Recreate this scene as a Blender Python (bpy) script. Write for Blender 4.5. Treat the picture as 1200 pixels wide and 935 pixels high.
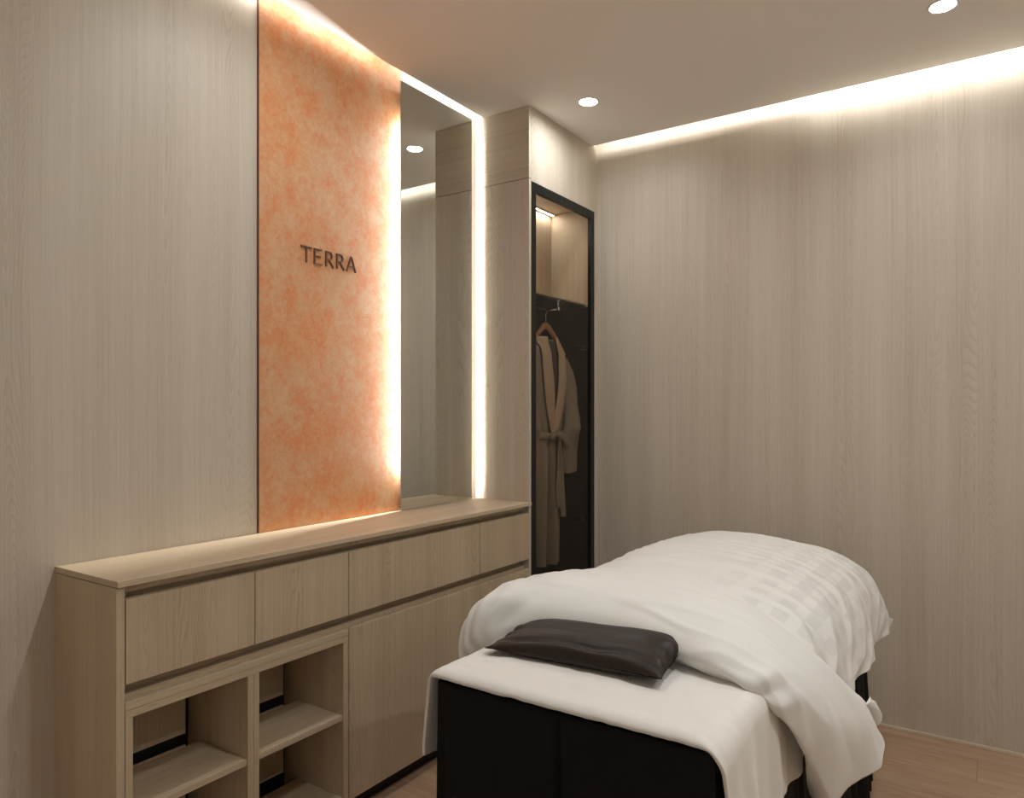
import bpy, bmesh, math, random
from mathutils import Vector, noise as mn

for o in list(bpy.data.objects):
    bpy.data.objects.remove(o)
S = bpy.context.scene
COL = S.collection
random.seed(4)

# ------------------------------------------------------------------ camera, world, exposure
H_CAM = 1.307
cd = bpy.data.cameras.new('camera')
cd.sensor_width = 36.0
cd.lens = 846.0 / 1200.0 * 36.0
cd.shift_y = 15.5 / 1200.0
cd.clip_start = 0.02
cam = bpy.data.objects.new('camera', cd)
COL.objects.link(cam)
cam.location = (2.02, 0.0, H_CAM)
cam.rotation_euler = (math.radians(90), 0, math.radians(33.97))
S.camera = cam

w = bpy.data.worlds.new('world')
S.world = w
w.use_nodes = True
w.node_tree.nodes['Background'].inputs[0].default_value = (1.0, 0.99, 0.96, 1)
w.node_tree.nodes['Background'].inputs[1].default_value = 0.35  # soft fill that enters through the added opening
S.view_settings.view_transform = 'Standard'
S.view_settings.look = 'None'
S.view_settings.gamma = 1.0
S.view_settings.use_curve_mapping = False
S.view_settings.exposure = 0.54
S.cycles.max_bounces = 10
S.cycles.diffuse_bounces = 6
S.cycles.transparent_max_bounces = 12
S.cycles.caustics_reflective = False
S.cycles.caustics_refractive = False
S.cycles.sample_clamp_indirect = 6.0

WARM = (.985, 1.0, 0.985)
LAMP = (.965, 1.0, 1.01)
LAMP_FRONT = 45.0      # downlights by the wardrobe wall (lens emission)
SPOT_FRONT = 1.9       # beams of the same downlights, watts
FILL_BEAM_REAR = 4.3  # beams of the added fill downlights
FILL_REAR = 45.0       # added unseen fill downlights (lens emission)
COVE_LEFT = 26.0
COVE_BACK = 24.0
COVE_BACK_2 = 50.0
COVE_MIRROR = 80.0
MIRROR_LED_A = 400.0
MIRROR_LED_B = 45.0
CLOSET_LED = 45.0

# ------------------------------------------------------------------ helpers
class MB:
    """collects shapes into one mesh, world coordinates"""
    def __init__(self):
        self.bm = bmesh.new()

    def box(self, x0, x1, y0, y1, z0, z1):
        vs = [self.bm.verts.new((x, y, z)) for x in (x0, x1) for y in (y0, y1) for z in (z0, z1)]
        for f in ((0, 1, 3, 2), (4, 6, 7, 5), (0, 4, 5, 1), (2, 3, 7, 6), (0, 2, 6, 4), (1, 5, 7, 3)):
            self.bm.faces.new([vs[i] for i in f])
        return self

    def quad(self, *pts):
        self.bm.faces.new([self.bm.verts.new(p) for p in pts])
        return self

    def prism_z(self, poly, z0, z1):
        lo = [self.bm.verts.new((x, y, z0)) for x, y in poly]
        hi = [self.bm.verts.new((x, y, z1)) for x, y in poly]
        n = len(poly)
        self.bm.faces.new(lo[::-1])
        self.bm.faces.new(hi)
        for i in range(n):
            self.bm.faces.new((lo[i], lo[(i + 1) % n], hi[(i + 1) % n], hi[i]))
        return self

    def prism_x(self, poly, x0, x1):
        a = [self.bm.verts.new((x0, y, z)) for y, z in poly]
        b = [self.bm.verts.new((x1, y, z)) for y, z in poly]
        n = len(poly)
        self.bm.faces.new(a[::-1])
        self.bm.faces.new(b)
        for i in range(n):
            self.bm.faces.new((a[i], a[(i + 1) % n], b[(i + 1) % n], b[i]))
        return self

    def tube(self, pts, r, n=12, cap=True, sx=1.0):
        pts = [Vector(p) for p in pts]
        rad = r if isinstance(r, (list, tuple)) else [r] * len(pts)
        rings = []
        up = None
        for i, p in enumerate(pts):
            d = (pts[min(i + 1, len(pts) - 1)] - pts[max(i - 1, 0)]).normalized()
            if up is None:
                up = Vector((0, 0, 1)) if abs(d.z) < 0.9 else Vector((1, 0, 0))
            a = d.cross(up)
            a.normalize()
            b = a.cross(d)
            b.normalize()
            up = b
            rings.append([self.bm.verts.new(p + a * (math.cos(2 * math.pi * k / n) * rad[i] * sx)
                                            + b * (math.sin(2 * math.pi * k / n) * rad[i])) for k in range(n)])
        for i in range(len(rings) - 1):
            for k in range(n):
                self.bm.faces.new((rings[i][k], rings[i][(k + 1) % n], rings[i + 1][(k + 1) % n], rings[i + 1][k]))
        if cap:
            self.bm.faces.new(rings[0][::-1])
            self.bm.faces.new(rings[-1])
        return self

    def lathe(self, cx, cy, prof, n=40, close=False):
        """prof: list of (r, z) around a vertical axis"""
        rings = []
        for r, z in prof:
            if r <= 1e-6:
                rings.append([self.bm.verts.new((cx, cy, z))])
            else:
                rings.append([self.bm.verts.new((cx + r * math.cos(2 * math.pi * k / n), cy + r * math.sin(2 * math.pi * k / n), z))
                              for k in range(n)])
        m = len(rings)
        for i in range(m if close else m - 1):
            A, B = rings[i], rings[(i + 1) % m]
            for k in range(n):
                q = [A[k % len(A)], A[(k + 1) % len(A)], B[(k + 1) % len(B)], B[k % len(B)]]
                q2 = []
                for v in q:
                    if v not in q2:
                        q2.append(v)
                if len(q2) > 2:
                    self.bm.faces.new(q2)
        return self

    def grid(self, P, uv=None, wrap=False):
        """P[i][j] of points -> quads; uv[i][j] optional"""
        V = [[self.bm.verts.new(p) for p in row] for row in P]
        L = self.bm.loops.layers.uv.verify() if uv else None
        nj = len(V[0])
        for i in range(len(V) - 1):
            for j in range(nj if wrap else nj - 1):
                j2 = (j + 1) % nj
                f = self.bm.faces.new((V[i][j], V[i][j2], V[i + 1][j2], V[i + 1][j]))
                if L:
                    for lp, (a, b) in zip(f.loops, ((i, j), (i, j2), (i + 1, j2), (i + 1, j))):
                        lp[L].uv = uv[a][b]
        return V

    def build(self, name, mat, parent=None, smooth=False, bevel=0.0, weld=0.0, recalc=True):
        bm = self.bm
        if weld:
            bmesh.ops.remove_doubles(bm, verts=bm.verts, dist=weld)
        if recalc:
            bmesh.ops.recalc_face_normals(bm, faces=bm.faces)
        if parent is not None:
            off = world_loc(parent)
            bmesh.ops.translate(bm, verts=bm.verts, vec=-off)
        me = bpy.data.meshes.new(name)
        bm.to_mesh(me)
        bm.free()
        for p in me.polygons:
            p.use_smooth = smooth
        me.materials.append(mat)
        o = bpy.data.objects.new(name, me)
        COL.objects.link(o)
        if parent is not None:
            o.parent = parent
        if bevel:
            m = o.modifiers.new('bevel', 'BEVEL')
            m.width = bevel
            m.segments = 2
            m.limit_method = 'ANGLE'
            m.angle_limit = math.radians(40)
        return o


def world_loc(o):
    v = Vector((0, 0, 0))
    while o is not None:
        v = v + o.location
        o = o.parent
    return v


def thing(name, label, cat, loc, group=None):
    o = bpy.data.objects.new(name, None)
    o.empty_display_size = 0.1
    COL.objects.link(o)
    o.location = loc
    return tag(o, label, cat, group)


def tag(o, label, cat, group=None):
    o['label'] = label
    o['category'] = cat
    if group:
        o['group'] = group
    return o


def struct(o):
    o['kind'] = 'structure'
    return o


# ------------------------------------------------------------------ materials
def new_mat(name):
    m = bpy.data.materials.new(name)
    m.use_nodes = True
    nt = m.node_tree
    return m, nt, nt.nodes, nt.links, nt.nodes['Principled BSDF']


def s2l(c):
    return tuple(((v / 255.0) / 12.92 if v / 255.0 <= 0.04045 else ((v / 255.0 + 0.055) / 1.055) ** 2.4) for v in c) + (1.0,)


def ramp(n, stops):
    r = n.new('ShaderNodeValToRGB')
    cr = r.color_ramp
    while len(cr.elements) > 1:
        cr.elements.remove(cr.elements[-1])
    cr.elements[0].position = stops[0][0]
    cr.elements[0].color = stops[0][1]
    for p, c in stops[1:]:
        e = cr.elements.new(p)
        e.color = c
    return r


def plain(name, col, rough=0.5, metal=0.0, spec=0.5):
    m, nt, n, l, b = new_mat(name)
    b.inputs['Base Color'].default_value = col
    b.inputs['Roughness'].default_value = rough
    b.inputs['Metallic'].default_value = metal
    b.inputs['Specular IOR Level'].default_value = spec
    # slight surface irregularity
    t = n.new('ShaderNodeTexCoord')
    ns = n.new('ShaderNodeTexNoise')
    ns.inputs['Scale'].default_value = 60
    bp = n.new('ShaderNodeBump')
    bp.inputs['Strength'].default_value = 0.03
    bp.inputs['Distance'].default_value = 0.002
    l.new(t.outputs['Object'], ns.inputs['Vector'])
    l.new(ns.outputs['Fac'], bp.inputs['Height'])
    l.new(bp.outputs['Normal'], b.inputs['Normal'])
    return m


def emit(name, col, strength):
    m, nt, n, l, b = new_mat(name)
    n.remove(b)
    e = n.new('ShaderNodeEmission')
    e.inputs['Color'].default_value = tuple(col) + (1,)
    e.inputs['Strength'].default_value = strength
    l.new(e.outputs[0], n['Material Output'].inputs['Surface'])
    return m


def oak(name, grain, light, mid, dark, rough=0.48, scale=1.0, cath=1.0, bump=0.12):
    """wood laminate: long straight streaks with tall cathedral figure; grain = axis along the wood"""
    m, nt, n, l, b = new_mat(name)
    tc = n.new('ShaderNodeTexCoord')
    sp = n.new('ShaderNodeSeparateXYZ')
    l.new(tc.outputs['Object'], sp.inputs[0])
    ax = 'XYZ'.index(grain)
    oth = [i for i in range(3) if i != ax]

    def math_(op, a, bb=None, c=None):
        k = n.new('ShaderNodeMath')
        k.operation = op
        for i, v in enumerate((a, bb, c)):
            if v is None:
                continue
            if isinstance(v, (int, float)):
                k.inputs[i].default_value = v
            else:
                l.new(v, k.inputs[i])
        return k.outputs[0]
    across0 = math_('ADD', sp.outputs[oth[0]], sp.outputs[oth[1]])
    oi = n.new('ShaderNodeObjectInfo')
    across0 = math_('ADD', across0, math_('MULTIPLY_ADD', oi.outputs['Random'], 7.3, 11.37))
    across = across0
    along = math_('ADD', sp.outputs[ax], math_('MULTIPLY_ADD', oi.outputs['Random'], 23.1, 40.13))

    def vec(sa, sl):
        c = n.new('ShaderNodeCombineXYZ')
        l.new(math_('MULTIPLY', across, sa * scale), c.inputs[0])
        l.new(math_('MULTIPLY', along, sl * scale), c.inputs[1])
        return c.outputs[0]

    def noise(v, sc, det=2.0, rg=0.5, dist=0.0):
        k = n.new('ShaderNodeTexNoise')
        k.noise_dimensions = '2D'
        k.inputs['Scale'].default_value = sc
        k.inputs['Detail'].default_value = det
        k.inputs['Roughness'].default_value = rg
        k.inputs['Distortion'].default_value = dist
        l.new(v, k.inputs['Vector'])
        return k.outputs['Fac']
    wob = noise(vec(1.0, 0.25), 4.0, 2.0, 0.5)
    across = math_('ADD', across0, math_('MULTIPLY', wob, .020))
    broad = noise(vec(1.0, 0.03), 9.0, 3.0, 0.55)             # wide tonal bands
    fine = noise(vec(1.0, 0.010), 120.0, 5.0, 0.72)           # fine fibre streaks
    pores = noise(vec(1.0, 0.035), 420.0, 2.0, 0.6)
    warp = noise(vec(1.0, 0.075), 6.5, 1.5, 0.45)              # figure field
    ringp = math_('MULTIPLY', warp, 78.0 * cath)
    ring = math_('FRACT', ringp)
    ring = math_('POWER', ring, 3.0)                          # sharp late-wood lines
    mask = noise(vec(1.0, 0.02), 6.0, 2.0, 0.5)
    mk = n.new('ShaderNodeMapRange')
    mk.inputs['From Min'].default_value = 0.46
    mk.inputs['From Max'].default_value = 0.62
    l.new(mask, mk.inputs['Value'])
    ringm = math_('MULTIPLY', ring, mk.outputs[0])
    s = math_('MULTIPLY', broad, 0.36)
    s = math_('ADD', s, math_('MULTIPLY', fine, 0.44))
    s = math_('ADD', s, math_('MULTIPLY', pores, 0.20))
    s = math_('SUBTRACT', s, math_('MULTIPLY', ringm, 0.20))
    r = ramp(n, [(0.30, dark), (0.46, mid), (0.62, light)])
    l.new(s, r.inputs[0])
    l.new(r.outputs[0], b.inputs['Base Color'])
    b.inputs['Roughness'].default_value = rough
    b.inputs['Specular IOR Level'].default_value = 0.35
    bp = n.new('ShaderNodeBump')
    bp.inputs['Strength'].default_value = bump
    bp.inputs['Distance'].default_value = 0.002
    l.new(s, bp.inputs['Height'])
    l.new(bp.outputs['Normal'], b.inputs['Normal'])
    return m


def lin(r, g, b_):
    return (r, g, b_, 1.0)


OAKW = dict(light=lin(.590, .525, .435), mid=lin(.535, .468, .380), dark=lin(.465, .395, .308))
OAKC = dict(light=lin(.58, .465, .325), mid=lin(.51, .395, .268), dark=lin(.42, .32, .208))
M_WALL = oak('oak_wall_laminate', 'Z', **OAKW)
M_CABZ = oak('oak_cabinet_vertical', 'Z', **OAKC)
M_CABY = oak('oak_cabinet_horizontal', 'Y', **OAKC)
M_CABX = oak('oak_cabinet_depth', 'X', **OAKC)
M_WARD = oak('oak_wardrobe', 'Z', **OAKW)
M_WARDY = oak('oak_wardrobe_horizontal', 'Y', **OAKW)
M_WARDX = oak('oak_wardrobe_crossgrain', 'X', **OAKW)
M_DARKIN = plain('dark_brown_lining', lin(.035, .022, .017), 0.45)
M_BLACK = plain('matt_black', lin(.008, .008, .008), 0.5)
M_FRAME = plain('black_metal_frame', lin(.018, .019, .020), 0.32, 0.6)
M_CEIL = plain('ceiling_paint', lin(.93, .91, .87), 0.85, spec=0.2)
M_PLASTERWALL = plain('wall_paint', lin(.80, .77, .72), 0.8, spec=0.2)
M_TRIM = plain('pale_trim', lin(.62, .52, .40), 0.5)
M_CHROME = plain('chrome', lin(.72, .70, .67), 0.18, 1.0)
M_WHITE = plain('white_enamel', lin(.80, .78, .75), 0.4)
M_BRONZE = plain('bronze_letters', lin(.16, .085, .05), 0.42, 0.35)
M_HANGER = plain('hanger_wood', lin(.42, .20, .085), 0.4)


def mirror_mat():
    m, nt, n, l, b = new_mat('mirror_glass')
    b.inputs['Base Color'].default_value = lin(.74, .76, .73)
    b.inputs['Metallic'].default_value = 1.0
    b.inputs['Roughness'].default_value = 0.01
    return m


def glass_mat():
    m, nt, n, l, b = new_mat('smoked_door_glass')
    n.remove(b)
    tr = n.new('ShaderNodeBsdfTransparent')
    tr.inputs['Color'].default_value = lin(.90, .885, .86)
    gl = n.new('ShaderNodeBsdfGlossy')
    gl.inputs['Roughness'].default_value = 0.02
    lw_ = n.new('ShaderNodeLayerWeight')
    lw_.inputs['Blend'].default_value = .5
    pw = n.new('ShaderNodeMath')
    pw.operation = 'POWER'
    pw.inputs[1].default_value = 5.0
    l.new(lw_.outputs['Facing'], pw.inputs[0])
    fr = n.new('ShaderNodeMath')
    fr.operation = 'MULTIPLY_ADD'
    fr.inputs[1].default_value = .6
    fr.inputs[2].default_value = .02
    l.new(pw.outputs[0], fr.inputs[0])
    mx = n.new('ShaderNodeMixShader')
    l.new(fr.outputs[0], mx.inputs[0])
    l.new(tr.outputs[0], mx.inputs[1])
    l.new(gl.outputs[0], mx.inputs[2])
    l.new(mx.outputs[0], n['Material Output'].inputs['Surface'])
    return m


def plaster_mat():
    m, nt, n, l, b = new_mat('terracotta_plaster')
    tc = n.new('ShaderNodeTexCoord')

    def noise(sc, det, rg, dist=0.0, st=(1, 1, 1)):
        mp = n.new('ShaderNodeMapping')
        mp.inputs['Scale'].default_value = st
        l.new(tc.outputs['Object'], mp.inputs['Vector'])
        k = n.new('ShaderNodeTexNoise')
        k.inputs['Scale'].default_value = sc
        k.inputs['Detail'].default_value = det
        k.inputs['Roughness'].default_value = rg
        k.inputs['Distortion'].default_value = dist
        l.new(mp.outputs[0], k.inputs['Vector'])
        return k.outputs['Fac']

    def mixc(f, a, bb):
        k = n.new('ShaderNodeMix')
        k.data_type = 'RGBA'
        l.new(f, k.inputs['Factor'])
        if isinstance(a, tuple):
            k.inputs['A'].default_value = a
        else:
            l.new(a, k.inputs['A'])
        k.inputs['B'].default_value = bb
        return k.outputs['Result']

    def rng(v, lo, hi, mx=1.0):
        k = n.new('ShaderNodeMapRange')
        k.inputs['From Min'].default_value = lo
        k.inputs['From Max'].default_value = hi
        k.inputs['To Max'].default_value = mx
        l.new(v, k.inputs['Value'])
        return k.outputs[0]
    clouds = noise(4.0, 8, 0.62, 0.15)
    swirl = noise(13.0, 12, 0.80, 0.25, (1, 1, .8))
    speck = noise(70.0, 8, 0.8, 0.2)
    big = noise(1.7, 3, 0.5, 0.1)
    c = mixc(rng(clouds, .42, .56), lin(.60, .25, .092), lin(.59, .325, .165))
    c = mixc(rng(big, .42, .62, .45), c, lin(.59, .33, .17))
    c = mixc(rng(swirl, .50, .60, .62), c, lin(.63, .175, .050))
    c = mixc(rng(swirl, .49, .40, .28), c, lin(.62, .43, .27))
    c = mixc(rng(speck, .51, .60, .40), c, lin(.58, .18, .06))
    c = mixc(rng(speck, .485, .41, .28), c, lin(.62, .42, .26))
    l.new(c, b.inputs['Base Color'])
    b.inputs['Roughness'].default_value = 0.55
    b.inputs['Specular IOR Level'].default_value = 0.3
    bp = n.new('ShaderNodeBump')
    bp.inputs['Strength'].default_value = 0.12
    bp.inputs['Distance'].default_value = 0.003
    l.new(swirl, bp.inputs['Height'])
    l.new(bp.outputs['Normal'], b.inputs['Normal'])
    return m


def floor_mat():
    m, nt, n, l, b = new_mat('floor_wood_planks')
    tc = n.new('ShaderNodeTexCoord')
    br = n.new('ShaderNodeTexBrick')
    br.offset = 0.37
    br.inputs['Scale'].default_value = 1.0
    br.inputs['Brick Width'].default_value = 1.20
    br.inputs['Row Height'].default_value = 0.19
    br.inputs['Mortar Size'].default_value = 0.0012
    br.inputs['Mortar Smooth'].default_value = 0.2
    br.inputs['Color1'].default_value = lin(.0, .0, .0)
    br.inputs['Color2'].default_value = lin(1, 1, 1)
    br.inputs['Mortar'].default_value = lin(.5, .5, .5)
    l.new(tc.outputs['Object'], br.inputs['Vector'])
    sep = n.new('ShaderNodeSeparateColor')
    l.new(br.outputs['Color'], sep.inputs[0])
    cmb = n.new('ShaderNodeCombineXYZ')
    mul = n.new('ShaderNodeMath')
    mul.operation = 'MULTIPLY'
    mul.inputs[1].default_value = 17.0
    l.new(sep.outputs[0], mul.inputs[0])
    l.new(mul.outputs[0], cmb.inputs[2])
    add = n.new('ShaderNodeVectorMath')
    add.operation = 'ADD'
    l.new(tc.outputs['Object'], add.inputs[0])
    l.new(cmb.outputs[0], add.inputs[1])

    def noise(sc, det, st, dist=0.0):
        mp = n.new('ShaderNodeMapping')
        mp.inputs['Scale'].default_value = st
        l.new(add.outputs[0], mp.inputs['Vector'])
        k = n.new('ShaderNodeTexNoise')
        k.inputs['Scale'].default_value = sc
        k.inputs['Detail'].default_value = det
        k.inputs['Roughness'].default_value = .6
        k.inputs['Distortion'].default_value = dist
        l.new(mp.outputs[0], k.inputs['Vector'])
        return k.outputs['Fac']
    g1 = noise(6.0, 5, (.35, 2.2, 1), 1.2)
    g2 = noise(60.0, 3, (.05, 1.6, 1))
    a = n.new('ShaderNodeMath')
    a.operation = 'MULTIPLY_ADD'
    a.inputs[1].default_value = .65
    l.new(g1, a.inputs[0])
    k2 = n.new('ShaderNodeMath')
    k2.operation = 'MULTIPLY'
    k2.inputs[1].default_value = .35
    l.new(g2, k2.inputs[0])
    l.new(k2.outputs[0], a.inputs[2])
    r = ramp(n, [(.32, lin(.34, .21, .128)), (.48, lin(.43, .28, .18)), (.66, lin(.51, .35, .24))])
    l.new(a.outputs[0], r.inputs[0])
    mx = n.new('ShaderNodeMix')
    mx.data_type = 'RGBA'
    l.new(br.outputs['Fac'], mx.inputs['Factor'])
    l.new(r.outputs[0], mx.inputs['A'])
    mx.inputs['B'].default_value = lin(.22, .135, .085)
    l.new(mx.outputs['Result'], b.inputs['Base Color'])
    b.inputs['Roughness'].default_value = .42
    return m


def cloth(name, col, rough=.9, sheen=.2, weave=900.0, bump=.06, check=None, big=0.0):
    m, nt, n, l, b = new_mat(name)
    b.inputs['Base Color'].default_value = col
    b.inputs['Roughness'].default_value = rough
    b.inputs['Specular IOR Level'].default_value = .25
    b.inputs['Sheen Weight'].default_value = sheen
    b.inputs['Sheen Roughness'].default_value = .5
    tc = n.new('ShaderNodeTexCoord')
    ns = n.new('ShaderNodeTexNoise')
    ns.inputs['Scale'].default_value = weave
    ns.inputs['Detail'].default_value = 2
    l.new(tc.outputs['Object'], ns.inputs['Vector'])
    h = ns.outputs['Fac']
    bp = n.new('ShaderNodeBump')
    bp.inputs['Strength'].default_value = bump
    bp.inputs['Distance'].default_value = .002
    l.new(h, bp.inputs['Height'])
    last = bp
    if big:
        n2 = n.new('ShaderNodeTexNoise')
        n2.inputs['Scale'].default_value = 14
        n2.inputs['Detail'].default_value = 5
        n2.inputs['Roughness'].default_value = .55
        n2.inputs['Distortion'].default_value = .8
        l.new(tc.outputs['Object'], n2.inputs['Vector'])
        b2 = n.new('ShaderNodeBump')
        b2.inputs['Strength'].default_value = big
        b2.inputs['Distance'].default_value = .02
        l.new(n2.outputs['Fac'], b2.inputs['Height'])
        l.new(bp.outputs['Normal'], b2.inputs['Normal'])
        last = b2
    l.new(last.outputs['Normal'], b.inputs['Normal'])
    if check:
        # woven satin blocks: slightly greyer, glossier rectangles in a grid
        uv = n.new('ShaderNodeUVMap')
        sp = n.new('ShaderNodeSeparateXYZ')
        l.new(uv.outputs[0], sp.inputs[0])

        def cell(o, period, duty):
            a = n.new('ShaderNodeMath')
            a.operation = 'DIVIDE'
            a.inputs[1].default_value = period
            l.new(o, a.inputs[0])
            f = n.new('ShaderNodeMath')
            f.operation = 'FRACT'
            l.new(a.outputs[0], f.inputs[0])
            g = n.new('ShaderNodeMath')
            g.operation = 'LESS_THAN'
            g.inputs[1].default_value = duty
            l.new(f.outputs[0], g.inputs[0])
            return g.outputs[0]
        cu = cell(sp.outputs[0], check[0], .55)
        cv = cell(sp.outputs[1], check[1], .60)
        mu = n.new('ShaderNodeMath')
        mu.operation = 'MULTIPLY'
        l.new(cu, mu.inputs[0])
        l.new(cv, mu.inputs[1])
        msk = n.new('ShaderNodeMapRange')          # the woven border runs along one long side of the cover
        msk.inputs['From Min'].default_value = .62
        msk.inputs['From Max'].default_value = .86
        l.new(sp.outputs[0], msk.inputs['Value'])
        mu2 = n.new('ShaderNodeMath')
        mu2.operation = 'MULTIPLY'
        l.new(mu.outputs[0], mu2.inputs[0])
        l.new(msk.outputs[0], mu2.inputs[1])
        mu = mu2
        mx = n.new('ShaderNodeMix')
        mx.data_type = 'RGBA'
        l.new(mu.outputs[0], mx.inputs['Factor'])
        mx.inputs['A'].default_value = col
        mx.inputs['B'].default_value = tuple(c * check[2] for c in col[:3]) + (1,)
        l.new(mx.outputs['Result'], b.inputs['Base Color'])
        mr = n.new('ShaderNodeMapRange')
        mr.inputs['To Min'].default_value = rough
        mr.inputs['To Max'].default_value = rough - .3
        l.new(mu.outputs[0], mr.inputs['Value'])
        l.new(mr.outputs[0], b.inputs['Roughness'])
    return m


M_MIRROR = mirror_mat()
M_GLASS = glass_mat()
M_PLASTER = plaster_mat()
M_FLOOR = floor_mat()
M_DUVET = cloth('white_satin_check_cotton', lin(.755, .738, .698), .75, .15, 700, .04, check=(.090, .098, .90), big=.035)
M_SHEET = cloth('white_cotton_sheet', lin(.775, .748, .695), .9, .15, 800, .08, big=.06)
M_SKIRT = cloth('black_skirt_fabric', lin(.0075, .0062, .0058), .85, .0, 700, .05)
M_PILLOW = cloth('dark_brown_satin', lin(.023, .0150, .0108), .42, .0, 900, .02, big=.02)
M_MATTRESS = cloth('black_vinyl', lin(.02, .018, .017), .5, 0, 500, .03)
M_ROBE = cloth('taupe_robe_cloth', lin(.25, .195, .14), .9, .05, 500, .15)
M_LAPEL = cloth('tan_robe_collar', lin(.44, .31, .20), .9, .05, 500, .15)
M_ROBEIN = cloth('dark_robe_opening', lin(.055, .04, .032), .9, .1, 500, .1)  # dark tone for the V opening and the shade in the slit

E_FRONT = emit('downlight_lens_glow', LAMP, LAMP_FRONT)
E_FILL_REAR = emit('fill_lens_glow_rear', LAMP, FILL_REAR)
E_COVE_L = emit('cove_led_left', WARM, COVE_LEFT)
E_COVE_B = emit('cove_led_back', WARM, COVE_BACK)
E_COVE_B2 = emit('cove_led_back_bright', WARM, COVE_BACK_2)
E_COVE_M = emit('cove_led_over_mirror', WARM, COVE_MIRROR)
E_LED_A = emit('mirror_led_left', WARM, MIRROR_LED_A)
E_LED_B = emit('mirror_led_right', WARM, MIRROR_LED_B)
E_CLOSET = emit('closet_led', WARM, CLOSET_LED)

# ------------------------------------------------------------------ room dimensions
XR, Y0, YB = 3.40, -1.30, 3.355     # right wall, wall behind the camera, back wall
ZC = 2.668                          # ceiling underside
ZT = 2.86                           # roof of the light coves
LIPX, LIPY = 0.046, 3.292           # edges of the suspended ceiling
WY, WX = 2.695, 0.295               # wardrobe: side face, front face

# ------------------------------------------------------------------ structure
struct(MB().box(-.1, XR + .1, Y0 - .1, YB + .1, -.06, 0).build('floor', M_FLOOR))
m = MB()
m.prism_z([(LIPX, Y0 - .05), (XR + .05, Y0 - .05), (XR + .05, LIPY), (WX + .001, LIPY), (WX + .001, WY - .001), (LIPX, WY - .001)], ZC, ZC + .03)
m.box(-.1, XR + .1, Y0 - .1, YB + .1, ZT, ZT + .05)
struct(m.build('ceiling', M_CEIL))
m = MB()
m.box(-.08, 0, Y0 - .1, YB + .08, -.02, ZT)
struct(m.build('wall_left', M_WALL))
struct(MB().box(0, XR + .08, YB, YB + .08, -.02, ZT).build('wall_back', M_WALL))
struct(MB().box(XR, XR + .08, Y0 - .1, YB, -.02, ZT).build('wall_right', M_PLASTERWALL))
m = MB()                             # unseen wall behind the camera; opening added to let fill light in
m.box(0, .75, Y0 - .08, Y0, -.02, ZT)
m.box(2.75, XR, Y0 - .08, Y0, -.02, ZT)
m.box(.75, 2.75, Y0 - .08, Y0, 2.35, ZT)
struct(m.build('wall_front', M_PLASTERWALL))
struct(MB().box(WX + .005, XR, YB - .008, YB, 0, .012).build('baseboard_back', M_TRIM, bevel=.001))

# ------------------------------------------------------------------ cove LED strips
def strip(label, x0, x1, y0, y1, z, mat, down=True):
    t = thing('cove_light_strip', label, 'light strip', ((x0 + x1) / 2, (y0 + y1) / 2, z), 'cove light strips above the ceiling edge')
    MB().box(x0 - .004, x1 + .004, y0, y1, z, z + .008).build('channel', M_WHITE, t)
    MB().quad((x0, y0, z - .001), (x0, y1, z - .001), (x1, y1, z - .001), (x1, y0, z - .001)).build('diffuser', mat, t, recalc=False)
    return t


strip('cove light strip above the orange plaster panel and left wall', .058, .086, -1.2, 2.06, 2.745, E_COVE_L)
strip('short cove light strip above the tall mirror', .050, .060, 2.17, 2.68, 2.745, E_COVE_M)
strip('long cove light strip above the back wall', .32, XR - .05, YB - .128, YB - .092, 2.745, E_COVE_B)
strip('brighter cove light strip at the right of the back wall', 1.315, XR - .05, YB - .112, YB - .076, 2.765, E_COVE_B2)

# ------------------------------------------------------------------ downlights
def downlight(x, y, mat, watts, label, group):
    t = thing('ceiling_downlight', label, 'downlight', (x, y, ZC), group)
    MB().lathe(x, y, [(.047, ZC), (.0465, ZC - .003), (.041, ZC - .004), (.0385, ZC - .002), (.0385, ZC)], 48).build('trim_ring', M_WHITE, t, smooth=True)
    MB().lathe(x, y, [(0, ZC - .0022), (.0385, ZC - .0022)], 48).build('lens', mat, t)
    ld = bpy.data.lights.new('downlight_beam', 'AREA')
    ld.energy = watts
    ld.color = LAMP
    ld.shape = 'DISK'
    ld.size = .074
    ld.spread = math.radians(168)
    lo = bpy.data.objects.new('downlight_beam', ld)
    COL.objects.link(lo)
    lo.parent = t
    lo.location = (0, 0, -.0035)
    return t


g1, g2 = 'ceiling downlights in view', 'added fill downlights out of view'
downlight(.53, 2.81, E_FRONT, SPOT_FRONT, 'round recessed ceiling downlight nearest the tall wardrobe', g1)
downlight(1.866, 2.81, E_FRONT, SPOT_FRONT, 'round recessed ceiling downlight at top right, above the bed', g1)
downlight(.53, 1.45, E_FILL_REAR, FILL_BEAM_REAR * .6, 'added round fill downlight out of view over the open shelves', g2)
downlight(3.05, 1.45, E_FILL_REAR, FILL_BEAM_REAR * 1.8, 'added round fill downlight out of view near the right wall', g2)
downlight(1.866, 1.45, E_FILL_REAR, FILL_BEAM_REAR * 1.15, 'added round fill downlight out of view above the camera', g2)

# ------------------------------------------------------------------ orange panel, letters, mirror
pz0, pz1, py0, py1 = .9105, ZT - .03, 1.498, 2.185
p = thing('plaster_panel', 'tall terracotta orange plaster wall panel beside the mirror', 'wall panel', (0, 1.9, pz0))
MB().box(.0005, .006, py0 + .004, py1, pz0, pz1).build('plaster_face', M_PLASTER, p)
MB().box(.0005, .0075, py0, py0 + .0035, pz0, pz1).build('edge_trim', plain('rust_edge_trim', lin(.12, .035, .016), .5), p)

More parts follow.
